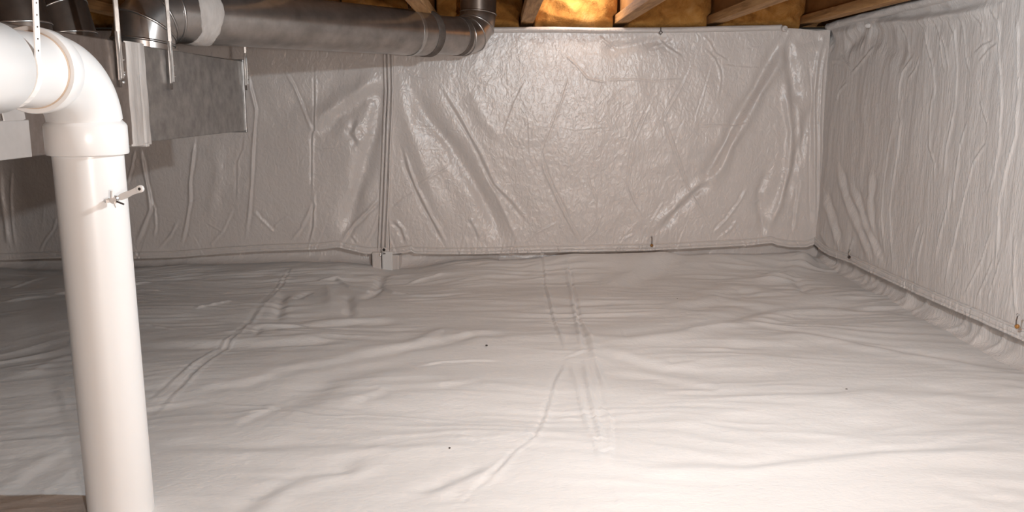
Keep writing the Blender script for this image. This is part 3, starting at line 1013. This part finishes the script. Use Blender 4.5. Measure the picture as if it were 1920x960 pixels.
pin(1222, 460, 'back', rootC, 0.042, M_BEAD)
pin(1907, 612, 'right', rootR, 0.034, M_BEAD)
pin(1592, 482, 'right', rootR, 0.030, M_WIRE)
hk = onY(1239, 61, YL - 0.034)
tube('hook', [hk + Vector((0, 0, 0.022)), hk + Vector((0, 0, 0.008)), hk + Vector((-0.008, 0, 0.0)), hk + Vector((0, 0, -0.008)), hk + Vector((0.008, 0, 0)), hk + Vector((0.001, 0, 0.008))], 0.0018, M_WIRE, rootC, 8)
kn = onY(1470, 53, YL - 0.03)
lathe('rolled_knot', [(-0.01, 0.006), (-0.006, 0.012), (0.004, 0.014), (0.012, 0.012), (0.014, 0.006), (0.008, 0.003)], kn, (0.15, -1, -0.2), M_WALL, rootC, 18)
kr = onX(1626, 48, XL - 0.02)
lathe('rolled_knot', [(-0.01, 0.010), (0.0, 0.011), (0.008, 0.006), (0.010, 0.002)], kr, (-1, 0, 0), M_SIDE, rootR, 14)

# small wrapped block that stands under the seam
bp = onY(717, 492, YB - 0.035)
zf = floor_at(bp.x, YB - 0.08) - 0.01
wb = thing('wrapped_block', (bp.x, YB - 0.03, zf), 'small liner-wrapped block at the wall foot right below the vertical seam', 'block')
box('wrapped_body', (bp.x - 0.022, YB - 0.035, zf + 0.045), (0.042, 0.07, 0.09), M_WALL, wb, bev=0.004, smooth=False)
box('wrapped_flap', (bp.x + 0.024, YB - 0.032, zf + 0.046), (0.050, 0.07, 0.092), M_FLOOR, wb, rot=Matrix.Rotation(R(6), 3, 'Z'), bev=0.005, smooth=False)
box('side_fold', (bp.x + 0.066, YB - 0.024, zf + 0.038), (0.04, 0.05, 0.076), M_WALL, wb, rot=Matrix.Rotation(R(-14), 3, 'Z'), bev=0.006, smooth=False)

# ------------------------------------------------------------------ rectangular trunk duct
DX = -0.945          # its right face
DT, DB = 0.902, 0.648
DW = 0.36
DY1 = 3.24
trunk = thing('trunk_duct', (DX - DW / 2, 2.2, DB), 'long rectangular galvanised metal trunk duct hanging behind the white pipe', 'duct')


def duct_section(name, y0, y1, grow, mat):
    box(name, (DX - DW / 2, (y0 + y1) / 2, (DT + DB) / 2), (DW + grow, y1 - y0, DT - DB + grow), mat, trunk, bev=0.003)


ym = onX(258, 180, DX).y
duct_section('rear_section', ym, DY1, 0.0, M_GALVTRUNK)
duct_section('front_section', -1.2, ym, 0.004, M_TRUNKBROWN)
# mastic band over the joint
z = np.linspace(DB - 0.006, DT + 0.004, 60)
a = np.linspace(-1, 1, 26)
Zm, Am = np.meshgrid(z, a, indexing='ij')
yw = 0.058 + 0.008 * gn(Zm * 14, Zm * 0 + np.sign(Am) * 3.1, 101)
Ym = ym + Am * yw
Xm = DX + 0.002 + 0.006 * np.sqrt(np.clip(1 - Am ** 4, 0, 1)) + 0.0022 * gn(Ym * 60, Zm * 9, 102) + 0.001 * gn(Ym * 160, Zm * 30, 103) - 0.006 * np.exp(-((Am - 0.15 - 0.1 * gn(Zm * 12, Zm * 0, 104)) / 0.06) ** 2)
Xm[:, 0] = DX - 0.001
Xm[:, -1] = DX - 0.001
grid('mastic_band', np.stack([Xm, Ym, Zm], -1), M_MASTIC, trunk, flip=True)
box('drive_cleat', (DX - DW / 2, ym + 0.02, DB - 0.006), (DW + 0.02, 0.022, 0.010), M_MASTIC, trunk, bev=0.002)
# end cap flange
for zc, hz in ((DT, 0.006), (DB, 0.006)):
    box('end_flange', (DX - DW / 2, DY1 - 0.004, zc), (DW + 0.012, 0.014, hz * 2), M_GALVTRUNK, trunk, bev=0.002)
box('end_flange', (DX + 0.002, DY1 - 0.006, (DT + DB) / 2), (0.008, 0.012, DT - DB), M_GALVTRUNK, trunk, bev=0.002)
box('end_cap', (DX - DW / 2, DY1 + 0.006, (DT + DB) / 2), (DW - 0.01, 0.006, DT - DB - 0.01), M_GALVTRUNK, trunk, bev=0.001)
# foil patch low on the front section
p0, p1 = onX(2, 300, DX).y, onX(55, 290, DX).y
box('foil_patch', (DX + 0.004, (p1 + p0 - 0.12) / 2, DB + 0.035), (0.004, p1 - p0 + 0.12, 0.074), M_FOIL, trunk, bev=0.0015)
box('foil_patch', (DX + 0.004, p1 - 0.05, DB + 0.085), (0.0035, 0.075, 0.04), M_FOIL, trunk, rot=Matrix.Rotation(R(12), 3, 'X'), bev=0.0015)
for (px, py) in ((221, 90), (229, 154), (320, 108), (323, 143), (230, 140)):
    p = onX(px, py, DX)
    lathe('screw', [(-0.002, 0.005), (0.004, 0.005), (0.006, 0.003)], p, (1, 0, 0), M_SCREW, trunk, 10)


def hanger(px_top, px_bot, py_bot, label, back=True, zt=1.16):
    pb = onX(px_bot, py_bot, DX + 0.006)
    pt = Vector((DX + 0.006, pb.y - 0.004, zt))
    h = thing('duct_hanger', pb, label, 'duct hanger', 'metal strips hanging the trunk duct')
    wdir = (0, 1, 0)
    ribbon('strip', [pt, (pt + pb) / 2 + Vector((0.002, 0, 0)), pb], [wdir] * 3, 0.012, 0.0022, M_STRAP, h)
    up = Vector((DX + 0.010, pb.y - 0.009, pb.z + 0.001))
    ribbon('folded_end', [up, up + Vector((0.003, -0.004, 0.06)), up + Vector((0.004, -0.012, 0.115))], [wdir] * 3, 0.011, 0.002, M_STRAP, h)
    ribbon('edge_lip', [pt + Vector((0.004, 0.007, 0)), pb + Vector((0.004, 0.007, 0.004))], [(1, 0, 0)] * 2, 0.008, 0.0015, M_STRAP, h)
    box('tip', (DX + 0.007, pb.y, pb.z - 0.009), (0.004, 0.009, 0.018), M_BANDDARK, h, bev=0.001)
    for dz in (0.02, 0.05):
        lathe('screw', [(-0.002, 0.004), (0.004, 0.004), (0.006, 0.002)], Vector((DX + 0.009, pb.y + 0.012, pb.z + dz)), (1, 0.2, 0), M_SCREW, h, 10)
    return h


hanger(213, 225, 150, 'metal strip hanger left of the mastic joint on trunk duct')
hanger(312, 321, 156, 'metal strip hanger right of the mastic joint on trunk duct')
hanger(457, 461, 160, 'metal strip hanger at the far end of trunk duct', zt=1.10)


# ------------------------------------------------------------------ round ducts
def gored(root, pts, r, mat, bead_mat, n=40, bead=0.0035, first='collar', skip_bead=()):
    """mitred pipe pieces along a polyline, each its own mesh, with a raised bead at each joint"""
    pts = [Vector(p) for p in pts]
    k = len(pts)
    a0, b0 = frame_dir((pts[1] - pts[0]).normalized())
    rings = []
    dirs = [(pts[i + 1] - pts[i]).normalized() for i in range(k - 1)]
    a = a0
    for i in range(k):
        if i == 0:
            nrm = dirs[0]; d = dirs[0]
        elif i == k - 1:
            nrm = dirs[-1]; d = dirs[-1]
        else:
            nrm = (dirs[i - 1] + dirs[i]).normalized(); d = dirs[i - 1]
        a = (a - d * a.dot(d)).normalized()
        b = d.cross(a)
        ring = []
        for j in range(n):
            th = 2 * math.pi * j / n
            q = pts[i] + (a * math.cos(th) + b * math.sin(th)) * r
            t = (pts[i] - q).dot(nrm) / d.dot(nrm)
            ring.append(q + d * t)
        rings.append(ring)
        if i < k - 1:
            d2 = dirs[i]
            a = (a - d2 * a.dot(d2)).normalized()
    for i in range(k - 1):
        v = rings[i] + rings[i + 1]
        f = [(j, (j + 1) % n, n + (j + 1) % n, n + j) for j in range(n)]
        nm = 'gore' if 0 < i < k - 2 else ('collar' if i == 0 else 'straight_pipe')
        mesh(nm, v, f, mat, root)
    for i in range(1, k - 1):
        if i in skip_bead:
            continue
        ring = rings[i]
        c = pts[i]
        nrm = (dirs[i - 1] + dirs[i]).normalized()
        v, f = [], []
        for j in range(n):
            out = (ring[j] - c).normalized()
            for m in range(6):
                th = 2 * math.pi * m / 6
                v.append(ring[j] + (out * math.cos(th) + nrm * math.sin(th) * 1.3) * bead)
        for j in range(n):
            j2 = (j + 1) % n
            for m in range(6):
                m2 = (m + 1) % 6
                f.append((j * 6 + m, j2 * 6 + m, j2 * 6 + m2, j * 6 + m2))
        mesh('seam_bead', v, f, bead_mat, root)


def arc_pts(p_from, corner, p_to, rad, n):
    """polyline with the corner replaced by n+1 points of an arc"""
    p_from, corner, p_to = Vector(p_from), Vector(corner), Vector(p_to)
    d1 = (p_from - corner).normalized()
    d2 = (p_to - corner).normalized()
    half = math.acos(max(-1, min(1, d1.dot(d2)))) / 2
    t = rad / math.tan(half)
    c = corner + (d1 + d2).normalized() * (rad / math.sin(half))
    s0 = corner + d1 * t - c
    s1 = corner + d2 * t - c
    tot = math.acos(max(-1, min(1, s0.dot(s1) / (s0.length * s1.length))))
    out = []
    for i in range(n + 1):
        k = i / n
        out.append(c + s0 * (math.sin((1 - k) * tot) / math.sin(tot)) + s1 * (math.sin(k * tot) / math.sin(tot)))
    return [p_from] + out + [p_to]


R1, R2 = 0.089, 0.079
A = Vector((-1.07, 2.66, 0.9055))                 # on top of the trunk
ZR = 1.022
E = Vector((onY(897, 70, 3.86).x, 3.86, 1.030))   # foot of the riser
Acor = Vector((A.x, A.y, ZR))
Ecor = Vector((E.x, E.y, E.z))
dirn = (Ecor - Acor).normalized()
Lr = (Ecor - Acor).length
rd = thing('round_duct', A, 'round galvanised branch duct running from trunk to riser at back wall', 'duct')
mid = Acor + dirn * (Lr * 0.80)
gored(rd, arc_pts(A, Acor, mid, 0.092, 3), R1, M_GALV, M_GALV, 48)
thin_start = mid - dirn * 0.02
riser_top = E + Vector((0, 0, ZS - E.z))
gored(rd, arc_pts(thin_start, Ecor, riser_top, 0.105, 3), R2, M_GALV, M_GALV, 48, bead=0.003)
lathe('reducer_band', [(-0.035, R1 + 0.001), (-0.03, R1 + 0.004), (0.0, R1 + 0.004), (0.012, R2 + 0.003), (0.016, R2)], mid, dirn, M_BANDDARK, rd, 48)
lathe('hanger_band', [(-0.008, R1 + 0.001), (-0.007, R1 + 0.003), (0.007, R1 + 0.003), (0.008, R1 + 0.001)], mid - dirn * 0.11, dirn, M_STRAP, rd, 48)
pb = mid - dirn * 0.11 + Vector((0, 0, R1))
ribbon('hanger_strip', [pb, pb + Vector((-0.01, 0.0, 0.09))], [(0.7, 0.7, 0)] * 2, 0.016, 0.002, M_STRAP, rd)
lathe('sleeve_band', [(-0.02, R2 + 0.0005), (-0.018, R2 + 0.0025), (0.006, R2 + 0.0025), (0.008, R2 + 0.0005)], Ecor - dirn * 0.125, dirn, M_BANDDARK, rd, 48)
# mastic collar after the first elbow
n = 56
s = np.linspace(0, 1, 16)
aa, bb = frame_dir(dirn)
c0 = Acor + dirn * 0.185
th = np.linspace(0, 2 * np.pi, n, endpoint=False)
TH, SS = np.meshgrid(th, s, indexing='ij')
rad = R1 + 0.001 + 0.005 * np.sin(SS * np.pi) ** 0.5 + 0.0015 * gn(TH * 3, SS * 14, 111) + 0.001 * gn(TH * 9, SS * 20, 112)
rad[:, 0] = R1 - 0.001
rad[:, -1] = R1 - 0.001
axl = (SS - 0.5) * (0.075 + 0.012 * np.sin(TH * 3 + 1)) + 0.006 * gn(np.cos(TH) * 4, np.sin(TH) * 4, 113)
P = np.array(c0)[None, None, :] + np.array(dirn)[None, None, :] * axl[..., None] + (np.array(aa)[None, None, :] * np.cos(TH)[..., None] + np.array(bb)[None, None, :] * np.sin(TH)[..., None]) * rad[..., None]
grid('mastic_band', P, M_MASTIC, rd, close_u=True)
lathe('takeoff_flange', [(0.0, R1 + 0.014), (0.003, R1 + 0.014), (0.004, R1 + 0.001)], Vector((A.x, A.y, DT + 0.0035)), (0, 0, 1), M_GALV, rd, 40)
for k in range(4):
    q = Acor + dirn * (0.14 + 0.01 * k) + Vector((0.02 * k, -R1 * 0.96, 0.02 - 0.012 * k))

# two more takeoffs further left on the trunk
for (px, X0, lab, ang) in ((62, -1.10, 'dark duct takeoff elbow at top left behind the white pipe strap', 200), (150, -1.12, 'dark duct takeoff elbow rising from the trunk left of first hanger', 195)):
    Y0 = X0 * 1600 / (px - 935)
    root = thing('takeoff_elbow', (X0, Y0, DT + 0.004), lab, 'duct')
    cor = Vector((X0, Y0, DT + 0.125))
    far = cor + Vector((math.cos(R(ang)), -math.sin(R(ang)) * 0.6, 0.0)).normalized() * 0.8
    gored(root, arc_pts((X0, Y0, DT + 0.004), cor, far, 0.105, 3), 0.078, M_DARKGALV, M_GALV, 40, bead=0.0022)
    lathe('takeoff_flange', [(0.0, 0.092), (0.003, 0.092), (0.004, 0.079)], Vector((X0, Y0, DT + 0.004)), (0, 0, 1), M_DARKGALV, root, 40)

# ------------------------------------------------------------------ white plastic pipe
PX_, PY_ = -0.715, 1.505
RP = 0.0572
pv = thing('pvc_pipe', (PX_, PY_, 0.0), 'thick white plastic pipe turning down from overhead to the floor', 'pipe')
zh = 0.803                   # axis of the horizontal run
z_hub_top, z_hub_bot = 0.718, 0.664
tube('upright_pipe', [(PX_ + 0.004, PY_, floor_at(PX_, PY_) - 0.01), (PX_, PY_, z_hub_bot + 0.03)], RP, M_PVC, pv, 64)
lathe('hub', [(z_hub_bot, RP + 0.001), (z_hub_bot + 0.0015, RP + 0.0075), (z_hub_bot + 0.004, RP + 0.009), (z_hub_top - 0.004, RP + 0.009), (z_hub_top, RP + 0.007), (z_hub_top + 0.006, RP + 0.001)], (PX_, PY_, 0), (0, 0, 1), M_PVC, pv, 64)
rb = 0.088
path = [(PX_, PY_, z_hub_top - 0.002)]
for i in range(17):
    t = i / 16 * math.pi / 2
    path.append((PX_, PY_ - rb * 1.35 * (1 - math.cos(t)), zh - rb + rb * math.sin(t)))
yh2 = 1.347
yh1 = 1.243
path.append((PX_, yh2 + 0.01, zh))
tube('elbow', path, RP + 0.003, M_PVC, pv, 64)
lathe('elbow_hub', [(-0.045, RP + 0.003), (-0.03, RP + 0.008), (-0.002, RP + 0.009), (0.0, RP + 0.008), (0.0, RP + 0.001)], (PX_, yh2, zh), (0, -1, 0), M_PVC, pv, 64)
lathe('cement_line', [(0.0, RP - 0.001), (0.0, RP + 0.0016), (0.003, RP + 0.0016), (0.004, RP - 0.001)], (PX_, yh2 + 0.001, zh), (0, -1, 0), M_PVCLINE, pv, 64)  # groove shade at the elbow rim, drawn as a brown ring
tube('short_pipe', [(PX_, yh2 + 0.02, zh), (PX_, yh1 - 0.02, zh)], RP, M_PVC, pv, 64)
lathe('coupling', [(0.0, RP + 0.001), (0.0015, RP + 0.006), (0.004, RP + 0.0075), (0.11, RP + 0.0075), (0.115, RP + 0.001)], (PX_, yh1, zh), (0, -1, 0), M_PVC, pv, 64)
lathe('cement_line', [(0.0, RP - 0.001), (0.001, RP + 0.003), (0.004, RP + 0.003), (0.005, RP - 0.001)], (PX_, yh1 + 0.005, zh), (0, -1, 0), M_PVCLINE, pv, 64)  # shadow gap behind the coupling edge, painted as a brown ring
tube('overhead_pipe', [(PX_, yh1 - 0.1, zh), (PX_ - 0.004, 0.6, zh + 0.004), (PX_ - 0.008, -1.0, zh + 0.01)], RP, M_PVC, pv, 64)

# white hanging strap around the elbow hub
ys = yh1 + 0.016
rs_ = RP + 0.002
st = thing('pipe_strap', (PX_, ys, zh), 'white perforated plastic strap hanging the overhead pipe from the joists', 'strap')
pts = [Vector((PX_ - rs_ - 0.01, ys - 0.06, ZJ))]
pts = []
top = onY(66, -4, ys)
pts.append(top + (top - Vector((PX_ + rs_ * 0.9, ys, zh + 0.02))) * 0.9)
pts.append(top)
for i in range(26):
    t = R(14) - i / 25 * R(285)
    pts.append(Vector((PX_ + rs_ * math.cos(t), ys, zh + rs_ * math.sin(t))))
ribbon('strap_band', pts, [(0, 1, 0)] * len(pts), 0.0135, 0.0022, M_STRAPW, st)
d = (pts[2] - pts[0])
for k in range(5):
    q = pts[1] + (pts[2] - pts[1]) * (0.08 + 0.2 * k)
    nd = Vector((1, -0.9, 0)).normalized()
    wn = d.normalized().cross(Vector((0, 1, 0))).normalized()
    if wn.x < 0:
        wn = -wn
    lathe('strap_hole', [(0, 0.0014), (0.0016, 0.0014)], q + wn * 0.0002, wn, M_BANDDARK, st, 10)

# sampling valve with a white lever on the upright
vp = onY(212, 374, PY_ - RP * 0.86)
val = thing('test_valve', vp, 'small metal valve with white lever handle on the upright pipe', 'valve')
c = vp + Vector((0.004, -0.004, 0))
lathe('valve_base', [(0.0, 0.006), (0.006, 0.006), (0.008, 0.004), (0.018, 0.004), (0.020, 0.0055), (0.026, 0.0055)], vp + Vector((0, 0.01, 0)), (0.25, -1, 0), M_STRAP, val, 16)
tube('cross_pin', [c + Vector((-0.008, -0.006, 0.002)), c + Vector((0.012, -0.008, -0.004)), c + Vector((0.019, -0.008, -0.007))], 0.0016, M_WIRE, val, 8)
tube('wing', [c + Vector((0.002, -0.010, 0.016)), c + Vector((0.001, -0.010, 0.004))], 0.003, M_PVC, val, 10)
tube('wing', [c + Vector((0.004, -0.010, -0.002)), c + Vector((0.007, -0.010, -0.012))], 0.0022, M_STRAPW, val, 10)
tube('spout', [c + Vector((-0.002, -0.004, 0)), c + Vector((-0.010, -0.012, -0.001))], 0.0036, M_STRAPW, val, 12)
# lever outline extruded, with an eye at its end
h0 = onY(224, 371, vp.y - 0.012)
h1 = onY(263, 354, vp.y - 0.018)
ax = (h1 - h0)
Lh = ax.length
ax.normalize()
upv = Vector((0, -1, 0)).cross(ax).normalized()
if upv.z < 0:
    upv = -upv
out2 = []
for t, w in ((0, 0.0040), (0.1, 0.0052), (0.3, 0.0055), (0.6, 0.0044), (0.82, 0.0048)):
    out2.append((t * Lh, w))
upper = [h0 + ax * t + upv * w for t, w in out2]
lower = [h0 + ax * t - upv * w for t, w in out2][::-1]
tipc = h1
arc = [tipc + ax * (0.0062 * math.cos(a)) + upv * (0.0062 * math.sin(a)) for a in [R(100) - R(200) * i / 12 for i in range(13)]]
outl = upper + arc + lower
nn = Vector((0, -1, 0))
nv = len(outl)
v = [p + nn * 0.0025 for p in outl] + [p - nn * 0.0025 for p in outl]
f = [tuple(range(nv)), tuple(range(2 * nv - 1, nv - 1, -1))] + [(i, nv + i, nv + (i + 1) % nv, (i + 1) % nv) for i in range(nv)]
lev = mesh('lever', v, f, M_PVC, val, False)
lathe('lever_eye', [(0, 0.0058), (0.0012, 0.0058), (0.0018, 0.0045), (0.0018, 0.0026), (0.0006, 0.0026)], h1 + nn * 0.0024, nn, M_PVC, val, 20)
lathe('eye_hole', [(0, 0.0027), (0.0012, 0.0027)], h1 + nn * 0.0024, nn, M_HOLE, val, 16)

# ------------------------------------------------------------------ grit on the ground sheet
random.seed(4)
GRIT = [(912, 648, 0.0035, 'dark speck of grit on the floor sheet left of the centre seam'),
        (1587, 730, 0.0026, 'dark speck of grit alone on the right half of floor sheet'),
        (843, 840, 0.0022, 'dark speck of grit low on the floor, below the long thin crease'),
        (1270, 561, 0.0030, 'dark speck of grit on the far floor right of the centre seam')]
for (px, py, r, lab) in GRIT:
    p = onZ(px, py, 0.0)
    z = floor_at(p.x, p.y)
    p = onZ(px, py, z)
    v, f = [], []
    n = 8
    for i, (hh, k) in enumerate(((0.0, 0.8), (0.45, 1.0), (0.9, 0.55))):
        for j in range(n):
            a = 2 * math.pi * j / n
            q = r * k * random.uniform(0.75, 1.2)
            v.append(Vector((p.x + q * math.cos(a) * 1.3, p.y + q * math.sin(a), z + hh * r - 0.0004)))
    for i in range(2):
        for j in range(n):
            f.append((i * n + j, i * n + (j + 1) % n, (i + 1) * n + (j + 1) % n, (i + 1) * n + j))
    f.append(tuple(range(n))[::-1])
    f.append(tuple(range(2 * n, 3 * n)))
    tag(mesh('grit_speck', v, f, M_DIRT, None), lab, 'debris', 'grit specks on the floor sheet')

for o in bpy.data.objects:
    if '_off' in o:
        del o['_off']
